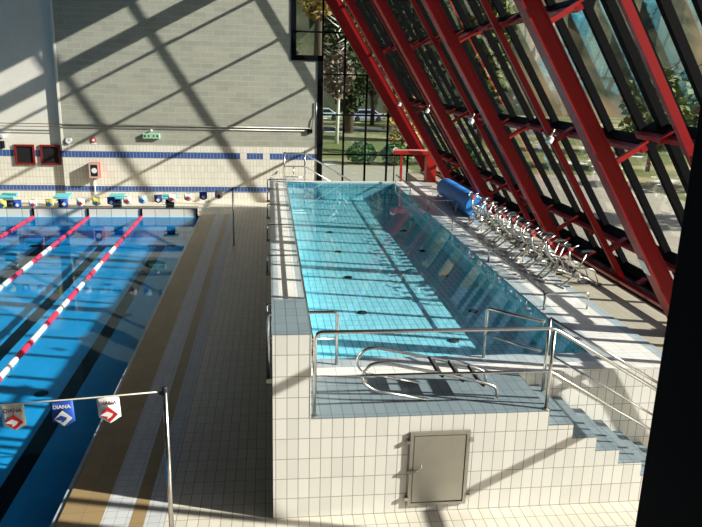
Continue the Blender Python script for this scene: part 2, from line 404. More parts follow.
# access hatch on the front wall
h=thing('access_hatch','dull stainless steel access hatch set in the white tiled front wall','hatch',(1.88,-.02,.1))
x0,x1,z0,z1=1.54,2.235,.10,1.045
MB().box(x0,x0+.04,-.03,0.0,z0,z1).box(x1-.04,x1,-.03,0,z0,z1).box(x0+.04,x1-.04,-.03,0,z1-.04,z1).box(x0+.04,x1-.04,-.03,0,z0,z0+.035).build('frame',m_steel2,h)
hp=MB().box(x0+.05,x1-.05,-.024,-.004,z0+.045,z1-.05).build('panel',m_steel2,h,bevel=.006)
for z in (.2,.93):
    MB().box(x0-.04,x0+.01,-.045,-.0,z-.02,z+.02).build('hinge',m_steel,hp)
    MB().box(x1-.01,x1+.04,-.045,-.0,z-.02,z+.02).build('hinge',m_steel,hp)
MB().box(x0-.03,x0+.1,-.05,-.03,.54,.57).tube([(x0+.07,-.05,.55),(x0+.12,-.07,.6),(x0+.13,-.07,.66)],.01).build('latch',m_steel,hp)

# ------------------------------------------------------------------ railings
RA=-.59
def rail_part(name,parent,*paths,r=.021,fil=.1):
    g=MB()
    for p in paths: g.tube(p,r,fil)
    return g.build(name,m_steel,parent)
rl=thing('stair_railing','stainless two-bar railing along the landing front and down the steps','railing',(.45,.045,1.25))
y=.045
rail_part('top_rail',rl,[(.455,y,1.252),(.455,y,2.24),(3.12,y,2.24),(5.35,y,2.24+RA*2.23)],fil=.09)
rail_part('middle_rail',rl,[(.455,y,1.725),(3.12,y,1.725),(5.35,y,1.725+RA*2.23)],r=.016,fil=.05)
rail_part('post',rl,[(3.13,y,1.252),(3.13,y,2.23)]); rail_part('post',rl,[(5.33,y,.002),(5.33,y,2.24+RA*2.21)])
MB().box(.405,.44,.03,.06,2.10,2.14).build('fixing',m_steel2,rl)
for x in (.455,3.13): MB().cyl((x,y,1.252),(x,y,1.258),.045).build('floor_flange',m_steel2,rl)
rl=thing('stair_railing','stainless two-bar railing on the pool side of the steps','railing',(3.43,.86,1.25))
y=.86
rail_part('top_rail',rl,[(3.43,y,2.06),(5.35,y,2.06+RA*1.92)]); rail_part('middle_rail',rl,[(3.43,y,1.60),(5.35,y,1.60+RA*1.92)],r=.016)
rail_part('post',rl,[(3.43,y,1.11-.03),(3.43,y,2.06)]); rail_part('post',rl,[(5.33,y,.002),(5.33,y,2.06+RA*1.9)])
rl=thing('guard_railing','short stainless guard railing right of the pool entry, joining the stair railing','railing',(2.84,1.52,1.27))
rail_part('top_rail',rl,[(2.84,1.52,1.272),(2.84,1.52,1.97),(3.38,.90,2.0)],fil=.04); rail_part('middle_rail',rl,[(2.84,1.52,1.60),(3.38,.90,1.60)],r=.016)
rl=thing('guard_railing','short stainless guard railing behind the tiled pier, left of the pool entry','railing',(.83,1.40,1.27))
rail_part('top_rail',rl,[(-.05,1.40,1.05),(-.05,1.40,1.99),(.83,1.40,1.99),(.83,1.40,1.272)],fil=.06); rail_part('middle_rail',rl,[(-.04,1.40,1.63),(.82,1.40,1.63)],r=.016)
MB().box(-.075,0.0,1.37,1.43,1.04,1.10).build('fixing',m_steel2,rl)
FY=[3.42,6.42,9.33,12.0,14.6]
def hoop(parent,xa,xb,y,za,zb,zt=1.55):
    return MB().tube([(xa,y,za),(xa,y,zt),(xb,y,zt),(xb,y,zb)],.018,.05).build('hoop',m_steel,parent)
rl=thing('pool_grab_rail','long low stainless grab rail along the left rim of the small pool','railing',(.5,9.5,1.27))
rail_part('long_rail',rl,[(.545,1.8,1.272),(.545,1.8,1.43),(.545,16.9,1.43),(.545,16.9,1.272)],r=.022)
for y in FY+[16.6]: hoop(rl,-.07,.545,y,1.272-.2,1.272,1.43)
g=MB()
for y in FY+[16.6]: MB().box(-.095,0,y-.03,y+.03,1.02,1.08).build('fixing',m_steel2,rl)
rl=thing('pool_grab_rail','long low stainless grab rail along the right rim of the small pool','railing',(4.6,9.5,1.27))
rail_part('long_rail',rl,[(4.45,3.42,1.272),(4.45,3.42,1.55),(4.45,17.2,1.55),(4.45,17.2,1.272)],r=.024)
for y in FY: hoop(rl,4.45,5.19,y,1.272,1.272)
# far end railing and stair
rl=thing('far_stair_railing','stainless railing of the stair at the far end of the small pool','railing',(1.3,18.0,0))
y=17.75
rail_part('top_rail',rl,[(.52,y,2.2),(1.25,y,2.2),(3.3,y,1.0),(4.2,y,.5)],r=.028,fil=.03)
rail_part('middle_rail',rl,[(.52,y,1.74),(1.25,y,1.74),(3.3,y,.55)],r=.022)
rail_part('lower_rail',rl,[(.52,y,1.36),(1.22,y,1.36)],r=.022)
for x,zt in ((.52,2.24),(1.25,2.30),(.85,1.74),(3.3,1.0)): rail_part('post',rl,[(x,y,.002 if x>1.3 else 1.242),(x,y,zt)],r=.03 if x!=.85 else .02)
st=thing('far_stair','white tiled stair and landing at the far end of the small pool','stair',(1,18,0))
MB().box(.0,1.3,17.46,18.5,0,1.24).build('landing',m_wall,st)
for k in range(1,7): MB().box(1.3+.3*(k-1),1.3+.3*k,17.46,18.5,0,1.24-.178*k).build('step',m_wall,st)

# ------------------------------------------------------------------ the ladder lying on the landing
ld=thing('pool_ladder','stainless pool ladder with black treads lying on the grey landing','ladder',(1.9,.55,1.25))
def side(y,dx):
    P=[(1.80+dx,y,1.272),(1.17+dx,y,1.40),(1.03+dx,y,1.50),(1.02+dx,y,1.64),(1.12+dx,y,1.735),(1.24+dx,y,1.75),(1.93,y,1.60),(2.50,y,1.455),(2.62,y,1.40),(2.64,y,1.272)]
    MB().tube(P,.019,.12).build('stringer',m_steel,ld)
side(.33,0); side(.78,.0)
for x,z in ((1.93,1.585),(2.18,1.52),(2.43,1.455)):
    MB().obox((x,.555,z),((1,0,-.9),(0,1,0),(.9,0,1)),(.055,.225,.016)).build('tread',m_rubber,ld)

# ------------------------------------------------------------------ main pool
mp=thing('swimming_pool','large blue swimming pool with black lane lines left of the deck','pool',(-8,3,-.75))
ZM=-.75
MB().box(-17.5,XE,-12,YE,ZM-.2,ZM,0).box(-17.5,-17.4,-12,YE,ZM,-.05).box(-17.5,XE,-12,-11.9,ZM,-.05).box(XE-.01,XE,-12,YE,ZM,-.02).box(-17.5,XE,YE-.02,YE,ZM,-.02,0).build('basin',[m_blue],mp)
MB().box(XE-.07,XE-.011,-11.9,YE-.02,-.30,-.02).build('edge_tile',m_rim,mp)
for i in range(7):
    x=-3.62-1.87*i
    MB().box(x-.14,x+.14,-10,YE-1.1,ZM,ZM+.004).box(x-.45,x+.45,YE-1.35,YE-1.05,ZM+.001,ZM+.005).build('lane_marking',m_black,mp)
MB().box(-17.4,XE-.1,YE-.04,YE-.02,ZM,ZM+.25).build('wall_band',m_dblue,mp)
MB().box(-17.5,-2.53,YE,YE+.38,-.2,.27).build('end_parapet',m_panel,mp)
MB().box(-17.5,-2.50,YE-.01,YE+.40,.27,.295).build('parapet_cap',m_steel2,mp)
for x in (-2.53,-4.42,-6.20,-8.0,-9.8,-11.6):
    MB().box(x-.03,x+.03,YE-.03,YE,-.05,.27).build('divider_post',m_blk,mp)
tag(MB().box(-17.4,XE-.012,-11.9,YE-.03,-.045,-.03).build('pool_water',m_water2),'deep blue water filling the large swimming pool','water',kind='stuff')
for x,y in ((-4.1,5.0),(-3.4,9.2)): MB().lathe((x,y,ZM+.004),(0,0,1),[(0,.12),(.01,.12),(.02,.05)],16).build('floor_inlet',m_dark,mp)

# lane ropes
lanelab=['red and white lane rope nearest the deck','middle red and white lane rope of the three in view','leftmost red and white lane rope of the three in view']
def floats(x,y0,y1,mat,parent,name):
    g=MB(); n=max(2,int((y1-y0)/.075)); st=(y1-y0)/n
    for i in range(n):
        a=y0+i*st
        g.lathe((x,a,-.012),(0,1,0),[(0.004,.028),(.012,.052),(st-.012,.052),(st-.004,.028)],8)
    return g.build(name,mat,parent)
for i,x in enumerate((-4.42,-6.18,-8.0)):
    lr=thing('lane_rope',lanelab[i],'lane rope',(x,YE-.05,0),group='lane ropes on the large pool')
    MB().cyl((x,-9.5,-.012),(x,YE-.03,-.012),.008,6).build('cable',m_rope,lr)
    floats(x,12.9,YE-.08,m_pink,lr,'red_float_run')
    y=12.9; k=0
    for q in range(9 if i==0 else 6):
        if y<-3: break
        yy=y-.8
        floats(x,yy+.01,y-.01,m_whitef if k==0 else m_pink,lr,'white_float_run' if k==0 else 'red_float_run'); y=yy; k=1-k
    if i==0:
        while y>1.0:
            yy=y-.8; floats(x,yy+.01,y-.01,m_whitef if k==0 else m_pink,lr,'white_float_run' if k==0 else 'red_float_run'); y=yy; k=1-k
    for yb in (13.6,14.4,15.2):
        MB().lathe((x,yb,-.012),(0,1,0),[(0,.03),(.01,.058),(.07,.058),(.08,.03)],8).build('navy_float',m_navy,lr)

# starting blocks
for i,x in enumerate((-3.47,-5.26,-7.06,-8.85)):
    b=thing('starting_block',['starting block nearest the deck, on the far pool end','second starting block from the right on the far pool end','third starting block from the right on the far pool end','starting block at the left picture edge on the far pool end'][i],'starting block',(x,YE+.25,.295),group='starting blocks')
    MB().box(x-.13,x+.13,YE+.10,YE+.34,.297,.60).build('pedestal',m_dark,b)
    pf=MB().prism([(x-.25,YE-.02,.60),(x-.25,YE+.50,.66),(x-.25,YE+.50,.72),(x-.25,YE-.02,.66)],(.5,0,0)).build('platform',m_turq,b,bevel=.008)
    MB().tube([(x-.2,YE-.04,.45),(x-.2,YE-.10,.45),(x+.2,YE-.10,.45),(x+.2,YE-.04,.45)],.012,.03).cyl((x-.2,YE-.04,.45),(x-.13,YE+.15,.45),.012).cyl((x+.2,YE-.04,.45),(x+.13,YE+.15,.45),.012).build('hand_grip',m_steel,pf)

# flag poles and ropes
def pole(x,y,h,label):
    p=thing('flag_pole',label,'pole',(x,y,0))
    MB().cyl((x,y,.003),(x,y,h),.024).build('shaft',m_steel,p)
    MB().lathe((x,y,.001),(0,0,1),[(0,.07),(.01,.07),(.015,.03)],16).build('floor_socket',m_steel2,p)
    MB().lathe((x,y,h),(0,0,1),[(-.04,.028),(0,.028),(.012,.018)],12).box(x-.06,x-.02,y-.012,y+.012,h-.07,h-.04).build('cap',m_rubber,p)
pole(-1.0,-.84,2.06,'stainless pennant pole on the near deck beside the large pool')
pole(-1.06,13.13,1.70,'stainless pennant pole on the far deck beside the large pool')
def rz_near(x): t=(-1.06-x); return 2.02-.075*t+.0092*t*t
def rz_far(x): t=(-1.1-x); return 1.64-.085*t+.0053*t*t
for fn,y,lab in ((rz_near,-.84,'cream pennant rope across the large pool in the foreground'),(rz_far,13.13,'cream pennant rope across the far part of the large pool')):
    g=MB(); g.tube([(-1.05-.4*i,y,fn(-1.05-.4*i)) for i in range(41)],.007,0,6)
    tag(g.build('pennant_rope',m_rope),lab,'rope')
def text(body,size,mat,parent,loc,name='lettering'):
    cu=bpy.data.curves.new('t','FONT'); cu.body=body; cu.size=size; cu.align_x='CENTER'; cu.extrude=.0006; cu.offset=.0012
    o=bpy.data.objects.new('t',cu); COL.objects.link(o); bpy.context.view_layer.update()
    dg=bpy.context.evaluated_depsgraph_get(); me=bpy.data.meshes.new_from_object(o.evaluated_get(dg))
    bpy.data.objects.remove(o); me.materials.clear(); me.materials.append(mat)
    t=bpy.data.objects.new(name,me); COL.objects.link(t); t.parent=parent; t.location=loc; t.rotation_euler=(PI/2,0,0); return t
def pennant(x,y,z,wd,ht,mat,label,group,rot=0,detail=None,txt=None):
    p=thing('pennant',label,'pennant',(x,y,z),group=group)
    p['_o']=(0,0,0)
    n=8; vs=[]; 
    def zz(tx): return -ht*(.78+.22*(1-abs(2*tx-1)))
    g=MB(); th=.003
    for i in range(n):
        a,b=i/n,(i+1)/n
        ya=.010*math.sin(a*5+x*3); yb=.010*math.sin(b*5+x*3)
        wa=wd*(1-.0); X0=-wd/2+wd*a; X1=-wd/2+wd*b
        g.add([(X0,ya,0),(X1,yb,0),(X1,yb,zz(b)),(X0,ya,zz(a)),(X0,ya+th,0),(X1,yb+th,0),(X1,yb+th,zz(b)),(X0,ya+th,zz(a))],[(0,1,2,3),(7,6,5,4),(0,4,5,1),(3,2,6,7)]+([(0,3,7,4)] if i==0 else [])+([(1,5,6,2)] if i==n-1 else []),0,True)
    cl=g.build('cloth',mat,p)
    if detail:
        c1,c2,ink=detail; cz=-ht*.66; q=wd*.40; yy=-.016
        MB().prism([(-q,yy,cz),(0,yy,cz-q*.9),(q,yy,cz),(0,yy,cz+q)],(0,.002,0)).build('diamond_mark',c1,cl)
        MB().prism([(-q*.95,yy-.003,cz),(-q*.2,yy-.003,cz+q*.42),(q*.05,yy-.003,cz+q*.30),(q*.45,yy-.003,cz+q*.1),(q*.30,yy-.003,cz-q*.15),(q*.05,yy-.003,cz-q*.35),(-q*.30,yy-.003,cz-q*.5),(-q*.15,yy-.003,cz-q*.2)],(0,.002,0)).build('bird_mark',c2,cl)
        text(txt,wd*.25,ink,cl,(0,yy,-ht*.27))
    p.rotation_euler=(0,rot,0); p['_o']=(x,y,z); return p
NW=.205; NH=.265
pennant(-2.36,-.84,rz_near(-2.36)-.004,NW,NH,m_fw,'white pennant with red diamond mark nearest the left picture edge','pennants on the near rope',-.03,(m_ink,m_fw,m_inkd),'DIANA')
pennant(-1.93,-.84,rz_near(-1.93)-.004,NW,NH,m_fb,'blue pennant with white diamond mark on the near rope','pennants on the near rope',-.05,(m_fw,m_fb,m_fw),'DIANA')
pennant(-1.52,-.84,rz_near(-1.52)-.004,NW,NH,m_fw,'white pennant with red diamond mark closest to the near pole','pennants on the near rope',-.05,(m_ink,m_fw,m_inkd),'DIANA')
far=[(-1.46,'w'),(-1.90,'b'),(-2.33,'w'),(-2.78,'r'),(-3.17,'n'),(-3.61,'l'),(-4.03,'w'),(-4.47,'b'),(-4.88,'y'),(-5.31,'w'),(-5.76,'b'),(-6.15,'y'),(-6.60,'w'),(-7.02,'b'),(-7.42,'y')]
mm={'w':m_fw,'b':m_fb,'r':m_fw,'n':m_navy,'l':m_fl,'y':m_fy}
nm={'w':'white','b':'blue','r':'white','n':'navy','l':'pale blue','y':'yellow'}
ordn=['closest to the far pole','second from the far pole','third from the far pole','fourth from the far pole','fifth from the far pole','sixth from the far pole','seventh from the far pole','eighth from the far pole','ninth from the far pole','tenth from the far pole','eleventh from the far pole','twelfth from the far pole','thirteenth from the far pole','fourteenth from the far pole','fifteenth from the far pole']
for i,(x,k) in enumerate(far):
    p=pennant(x,13.13,rz_far(x)-.005,.22,.24,mm[k],'small %s pennant on the far rope, %s'%(nm[k],ordn[i]),'pennants on the far rope')
    p['_o']=(0,0,0)
    q=.06; MB().prism([(-q,-.016,-.15),(0,-.016,-.15-q),(q,-.016,-.15),(0,-.016,-.15+q)],(0,.002,0)).build('diamond_mark',m_ink if k in 'wr' else m_fw if k in 'bn' else m_fb,p)
    p['_o']=(x,13.13,0)

# ------------------------------------------------------------------ back wall fittings
def rwin(idx,x0,x1):
    wd=thing('window_%d'%idx,None,None,((x0+x1)/2,YB+.13,1.37),kind='structure'); y=YB+.13; t=.07
    MB().box(x0,x1,y-.05,y,1.37,1.37+t).box(x0,x1,y-.05,y,2.12-t,2.12).box(x0,x0+t,y-.05,y,1.37+t,2.12-t).box(x1-t,x1,y-.05,y,1.37+t,2.12-t).build('window_frame',m_frame,wd)
    MB().box(x0+t,x1-t,y-.02,y-.004,1.37+t,2.12-t).build('pane',m_dark,wd)
rwin(9,-9.44,-8.72); rwin(10,-8.52,-7.80)
sp=thing('loudspeaker','small black loudspeaker on the wall at the left picture edge','speaker',(-9.95,YB,2.0))
MB().box(-10.1,-9.76,YB-.15,YB+.127,1.98,2.24).build('cabinet',m_blk,sp,bevel=.01); MB().box(-10.06,-9.8,YB-.158,YB-.15,2.01,2.21).build('grille',m_rubber,sp)
ws=thing('wall_lamp','small white globe lamp above the black loudspeaker','lamp',(-9.75,YB,2.35))
MB().lathe((-9.72,YB-.02,2.42),(0,-1,0),[(-.14,.03),(0,.04),(.02,.07),(.08,.08),(.12,.05)],16).build('shade',m_whitep,ws)
ck=thing('wall_clock','small round white wall clock beside the pilaster edge','clock',(-7.42,YB,2.3))
MB().lathe((-7.42,YB-.002,2.30),(0,-1,0),[(0,.13),(.04,.13),(.05,.115),(.05,.001)],28).build('case',m_steel2,ck)
dl=MB().lathe((-7.42,YB-.053,2.30),(0,-1,0),[(0,.112),(.004,.112)],28).build('dial',m_whitep,ck)
MB().box(-7.425,-7.415,YB-.062,YB-.058,2.30,2.39).box(-7.42,-7.35,YB-.062,YB-.058,2.295,2.305).build('hands',m_rubber,dl)
fs=thing('fire_sign','small white sign with red ring above the hose cabinet','sign',(-6.53,YB,2.2))
MB().box(-6.62,-6.44,YB-.012,YB-.001,2.17,2.24).build('plate',m_whitep,fs)
MB().lathe((-6.53,YB-.003,2.33),(0,-1,0),[(0,.10),(.02,.10),(.02,.06)],20).build('ring',m_ink,fs)
MB().lathe((-6.53,YB-.024,2.33),(0,-1,0),[(0,.055),(.003,.055)],16).build('centre',m_whitep,fs)
hc=thing('hose_cabinet','red fire hose cabinet projecting from the white tiled wall','cabinet',(-6.5,YB,.9))
x0,x1,z0,z1,yf=-6.72,-6.36,.94,1.50,YB-.26
MB().box(x0,x1,yf+.02,YB-.001,z0,z1).build('body',m_redb,hc)
MB().box(x0,x0+.05,yf,yf+.02,z0,z1).box(x1-.05,x1,yf,yf+.02,z0,z1).box(x0+.05,x1-.05,yf,yf+.02,z1-.06,z1).box(x0+.05,x1-.05,yf,yf+.02,z0,z0+.06).build('door_frame',simple('pale_pink_frame',(.62,.42,.38),.5),hc)
MB().box(x0+.05,x1-.05,yf+.008,yf+.019,z0+.06,z1-.06).build('door_pane',m_dark,hc)
MB().lathe((-6.53,yf+.008,1.22),(0,-1,0),[(0,.1),(.006,.1),(.006,.05)],16).build('hose_reel',m_whitep,hc)
tag(MB().tube([(-6.60,YB-.04,.938),(-6.60,YB-.04,.30),(-6.60,YB-.002,.30)],.02,.04).build('water_pipe',m_whitep),'thin white pipe running down under the hose cabinet','pipe')
es=thing('exit_sign','pale green exit sign box with dark pictograms on the block wall','sign',(-4.4,YB,2.4))
MB().box(-4.72,-4.10,YB-.10,YB-.001,2.42,2.61).build('box',m_green,es,bevel=.01)
for i,x in enumerate((-4.64,-4.50,-4.32,-4.18)):
    g=MB()
    if i in (0,3): g.box(x-.035,x+.035,YB-.104,YB-.10,2.475,2.555)
    else:
        s=.05; g.prism([(x-s,YB-.104,2.47),(x-s*.3,YB-.104,2.52),(x-s*.6,YB-.104,2.545),(x,YB-.104,2.56),(x+s*.8,YB-.104,2.53),(x+s*.2,YB-.104,2.51),(x+s,YB-.104,2.47),(x,YB-.104,2.495)],(0,.004,0))
    g.build('pictogram',m_signdark,es)
MB().lathe((-4.40,YB-.10,2.72),(0,-1,0),[(-.099,.02),(0,.03),(.03,.05),(.05,.02)],14).build('lamp_head',m_whitep,es)
cd=thing('conduit','pair of thin grey conduits running along the block wall','conduit',(-3,YB,2.85))
MB().tube([(-9.9,YB-.03,2.90),(1.55,YB-.03,2.90)],.014).build('pipe',m_steel2,cd)
MB().tube([(-9.9,YB-.03,2.80),(1.50,YB-.03,2.80)],.012).build('pipe',m_steel2,cd)
MB().tube([(1.62,YB-.04,2.85),(1.68,YB-.04,3.25),(1.80,YB-.04,3.42),(1.80,YB-.04,3.9)],.016,.06).build('riser',m_steel2,cd)
MB().box(1.46,1.66,YB-.08,YB-.001,2.72,2.86).build('junction_box',m_blk,cd,bevel=.005)
gk=MB().prism([(.10,YB-.012,1.05),(.22,YB-.012,1.11),(.28,YB-.012,1.12),(.33,YB-.012,1.22),(.29,YB-.012,1.24),(.24,YB-.012,1.16),(.12,YB-.012,1.09)],(0,.01,0))
tag(gk.build('wall_mark',m_steel2),'small grey mark on the white tiled wall behind the small pool','bracket')  # grey mark of unclear kind, built as a thin plate on the tiles
for i,x in enumerate((-2.15,-.60)):
    tag(MB().box(x-(.34 if i==0 else .12),x+(.34 if i==0 else .12),18.74,18.92,.001,.012).build('floor_grate',m_whitep),['long white floor grate on the far deck','short white floor grate on the far deck near the raised pool'][i],'grate')

# ------------------------------------------------------------------ right side: gantry, cover roller, exercise bikes
gt=thing('red_portal','low bright red steel portal at the far end of the small pool','portal',(5.4,17.6,1.25))
MB().box(4.42,5.95,17.50,17.95,2.23,2.36).build('platform',m_redb,gt,bevel=.01)
MB().box(4.42,5.95,17.50,17.95,2.361,2.372).build('sunlit_top',simple('sunlit_red_tint',(.62,.22,.17),.6),gt)  # paler red paints the sun on the platform top into its colour
MB().box(4.66,4.74,17.55,17.63,1.26,2.23).build('post',m_redb,gt); MB().box(4.46,4.50,17.80,17.84,1.0,2.23).build('post',m_red,gt)
MB().box(5.62,5.98,17.52,17.90,1.247,2.23).build('pillar',m_redb,gt)
MB().tube([(4.38,17.6,2.30),(4.40,17.6,2.42),(4.46,17.6,2.46),(4.56,17.6,2.42)],.022,.03).build('hook',m_whitep,gt)
ro=thing('pool_cover_roller','blue foam pool cover wound on a roller beside the exercise bikes','cover roller',(5.2,12.4,1.25))
rc=(5.50,0,1.58)
g=MB(); prof=[(0,.10),(0.001,.26),(.03,.29),(3.25,.29),(3.28,.26),(3.281,.10)]
g.lathe((rc[0],10.95,rc[2]),(0,1,0),prof,40); g.build('cover',m_rollblue,ro)
for y in (10.8,14.35): 
    MB().cyl((rc[0]-.22,y,1.262),(rc[0],y,rc[2]),.022).cyl((rc[0]+.22,y,1.262),(rc[0],y,rc[2]),.022).cyl((rc[0]-.24,y,1.262),(rc[0]+.24,y,1.262),.018).build('trestle',m_whitep,ro)
MB().cyl((rc[0],10.7,rc[2]),(rc[0],14.45,rc[2]),.04).build('axle',m_steel2,ro)
for y in (11.6,12.5): MB().tube([(rc[0]-.36,y,1.272),(rc[0]-.35,y,1.50),(rc[0]-.30,y,1.56)],.02,.03).build('support_leg',m_whitep,ro)

def bike():
    b=thing('exercise_bike','','exercise bike',(0,0,0))
    g=MB()
    g.tube([(-.50,-.18,.03),(-.50,.18,.03)],.022); g.tube([(.50,-.17,.03),(.50,.17,.03)],.022)
    g.tube([(-.50,0,.03),(-.18,0,.20),(.10,0,.26),(.50,0,.03)],.024,.1)
    g.tube([(.10,0,.26),(-.16,0,.78)],.022)         # seat tube
    g.tube([(-.10,0,.22),(.30,0,.62),(.36,0,.98)],.022,.08)
    g.tube([(-.06,0,.55),(.31,0,.66)],.018)
    g.tube([(-.48,-.16,.05),(-.30,-.16,.42),(.0,-.14,.50)],.014,.08); g.tube([(-.48,.16,.05),(-.30,.16,.42),(.0,.14,.50)],.014,.08)
    g.build('frame',m_bike,b)
    MB().tube([(.26,-.19,1.06),(.40,-.16,1.00),(.36,0,.97),(.40,.16,1.00),(.26,.19,1.06)],.015,.06).build('handlebar',m_bike,b)
    g=MB(); g.prism([(-.32,-.10,.82),(-.30,.10,.82),(-.16,.06,.82),(.0,.02,.81),(.0,-.02,.81),(-.16,-.06,.82)],(0,0,.05)); g.build('saddle',m_rubber,b,bevel=.012)
    MB().lathe((.06,-.05,.30),(0,1,0),[(0,.03),(.01,.10),(.09,.10),(.10,.03)],18).build('paddle_wheel',m_dull,b)
    ck_=MB().tube([(.06,-.17,.42),(.06,-.08,.42),(.06,-.07,.30),(.06,.07,.30),(.06,.08,.18),(.06,.17,.18)],.012,.01).build('crank',m_steel,b)
    for y,z in ((-.17,.42),(.17,.18)): MB().box(.0,.12,y-.05,y+.05,z-.015,z+.015).build('pedal',m_rubber,ck_)
    for y in (-.18,.18): MB().lathe((-.50,y-.02,.045),(0,1,0),[(0,.03),(.005,.045),(.035,.045),(.04,.03)],14).build('wheel',m_rubber,b)
    MB().box(.27,.36,-.05,.05,.90,.965).build('console',m_ink,b)
    return b
bk=bike(); del bk['_o']
desc=['red-pedalled stainless exercise bike nearest the viewpoint, apart from the rest']+['stainless exercise bike, %s from the front in the packed row'%q for q in ('first','second','third','fourth','fifth','sixth','seventh','eighth','ninth','tenth','eleventh','twelfth','thirteenth','fourteenth','fifteenth')]
spots=[(5.62,4.75,196)]+[(5.38+.07*math.sin(i*2.3),yb_,202+7*math.sin(i*1.7)) for i,yb_ in enumerate((5.19,5.51,5.83,6.14,6.71,7.03,7.35,7.67,7.99,8.31,8.63,8.95,9.62,9.94,10.26))]
for i,(x,y,a) in enumerate(spots):
    o=bk if i==0 else copy_tree(bk)
    o.location=(x,y,1.262 if i else 1.25); o.rotation_euler=(0,0,math.radians(a)); o['label']=desc[i]; o['group']='exercise bikes beside the small pool'; o.scale=(.8,.8,.78)
# notice on the beam, spotlights on the middle purlin
nn=MB().obox(SP(2.75,2.1+.16,-.008),(ST,(0,1,0),SN),(.13,.09,.005))
tag(nn.build('notice',m_whitep),'small white notice fixed to the red beam at far right','notice')
for i,y in enumerate((4.2,8.8,13.35,17.8)):
    l=thing('spotlight',['small white spotlight on the nearest glazing bay','small white spotlight on the second glazing bay','small white spotlight on the third glazing bay','small white spotlight on the farthest glazing bay'][i],'spotlight',SP(4.60,y,.25),group='spotlights under the middle purlin')
    MB().lathe(SP(4.60,y,.24),(-.5,0,-.8),[(0,.03),(.02,.055),(.10,.06),(.13,.04)],14).build('head',m_whitep,l)
    MB().cyl(SP(4.62,y,.24),SP(4.69,y,.33),.015).build('stem',m_steel2,l)

# ------------------------------------------------------------------ outdoors
def groundmat():
    m,t=newmat('winter_lawn'); pos=t.n('ShaderNodeNewGeometry').outputs['Position']
    n1=t.n('ShaderNodeTexNoise',ins={'Vector':pos,'Scale':.16,'Detail':6}).outputs['Fac']
    n2=t.n('ShaderNodeTexNoise',ins={'Vector':pos,'Scale':3.5,'Detail':6,'Roughness':.7}).outputs['Fac']
    c=t.mix(n2,(.10,.14,.045),(.26,.26,.12))
    a=t.math('MULTIPLY',t.math('SUBTRACT',n1,.50),9); c=t.mix(a,c,(.40,.35,.20))
    sn=t.n('ShaderNodeTexNoise',ins={'Vector':pos,'Scale':.33,'Detail':3}).outputs['Fac']
    c=t.mix(t.math('MULTIPLY',t.math('SUBTRACT',sn,.63),30),c,(.8,.8,.82))
    for nd in t.t.nodes:
        if nd.type=='MIX': nd.clamp_factor=True
    finish(t,c,.95,0,.1); return m
m_lawn=groundmat()
m_pave=simple('beige_paving',(.42,.38,.30),.9,noise=.1,scale=1.5)
m_road=simple('dark_asphalt',(.10,.10,.10),.9)
GZ=-.3
S(MB().box(-60,120,YB+.4,220,GZ-.5,GZ).box(8.15,120,-60,YB+.4,GZ-.5,GZ).build('ground',m_lawn))
S(MB().box(8.16,19,-20,31,GZ,GZ+.01).box(-5,8.1,YB+.45,34,GZ,GZ+.01).build('path',m_pave))
S(MB().box(-60,120,60,66,GZ,GZ+.01).build('road',m_road))
# wooded hillside
g=MB(); nx,ny=60,14; vs=[]
for j in range(ny+1):
    for i in range(nx+1):
        x=-90+4.2*i; y=95+7*j; vs.append((x,y,GZ-1+ (j/ny)**.8*62+random.uniform(-2.2,2.2)*(j>0)))
g.add(vs,[(j*(nx+1)+i,j*(nx+1)+i+1,(j+1)*(nx+1)+i+1,(j+1)*(nx+1)+i) for j in range(ny) for i in range(nx)])
def hillmat():
    m,t=newmat('wooded_hill'); pos=t.n('ShaderNodeNewGeometry').outputs['Position']
    n=t.n('ShaderNodeTexNoise',ins={'Vector':pos,'Scale':.22,'Detail':9,'Roughness':.75}).outputs['Fac']
    n2=t.n('ShaderNodeTexNoise',ins={'Vector':pos,'Scale':.05,'Detail':3}).outputs['Fac']
    c=t.mix(t.math('MULTIPLY',t.math('SUBTRACT',n,.35),3.2),(.02,.03,.015),(.09,.09,.06)); c=t.mix(t.math('MULTIPLY',t.math('SUBTRACT',n2,.5),5),c,(.28,.20,.12))
    for nd in t.t.nodes:
        if nd.type=='MIX': nd.clamp_factor=True
    finish(t,c,.95,0,.1); return m
S(g.build('hillside',hillmat()))
m_bark=simple('brown_bark',(.10,.075,.055),.9); m_birch=simple('white_birch_bark',(.7,.68,.62),.8)
leafm={'dark':simple('dark_conifer_leaf',(.045,.075,.025),.8,noise=.25,scale=2),'mid':simple('green_leaf',(.13,.17,.05),.8,noise=.25,scale=2),'gold':simple('golden_leaf',(.36,.24,.07),.8,noise=.2,scale=2),'shrub':simple('shrub_leaf',(.08,.20,.06),.8,noise=.2,scale=2),'twig':simple('bare_twig',(.20,.15,.12),.9)}
def crown(c,rx,rz,n,sz,shape):
    g=MB(); R=random.Random(int(c[0]*13+c[1]*7))
    for _ in range(n):
        t=R.random(); a=R.random()*2*PI
        if shape=='cone': zz=t; rr=rx*(1-t)*(.5+.5*R.random())+.1
        else: zz=t; rr=rx*math.sqrt(max(0,1-(2*t-1)**2))*(.45+.55*R.random())
        p=Vector((c[0]+rr*math.cos(a),c[1]+rr*math.sin(a),c[2]+zz*rz))
        d=Vector((R.gauss(0,1),R.gauss(0,1),R.gauss(0,.6))).normalized(); e=d.cross(Vector((R.gauss(0,1),R.gauss(0,1),R.gauss(0,1)))).normalized(); s=sz*(.6+.8*R.random())
        g.add([p-d*s,p+e*s*.55,p+d*s,p-e*s*.55],[(0,1,2,3)])
    return g
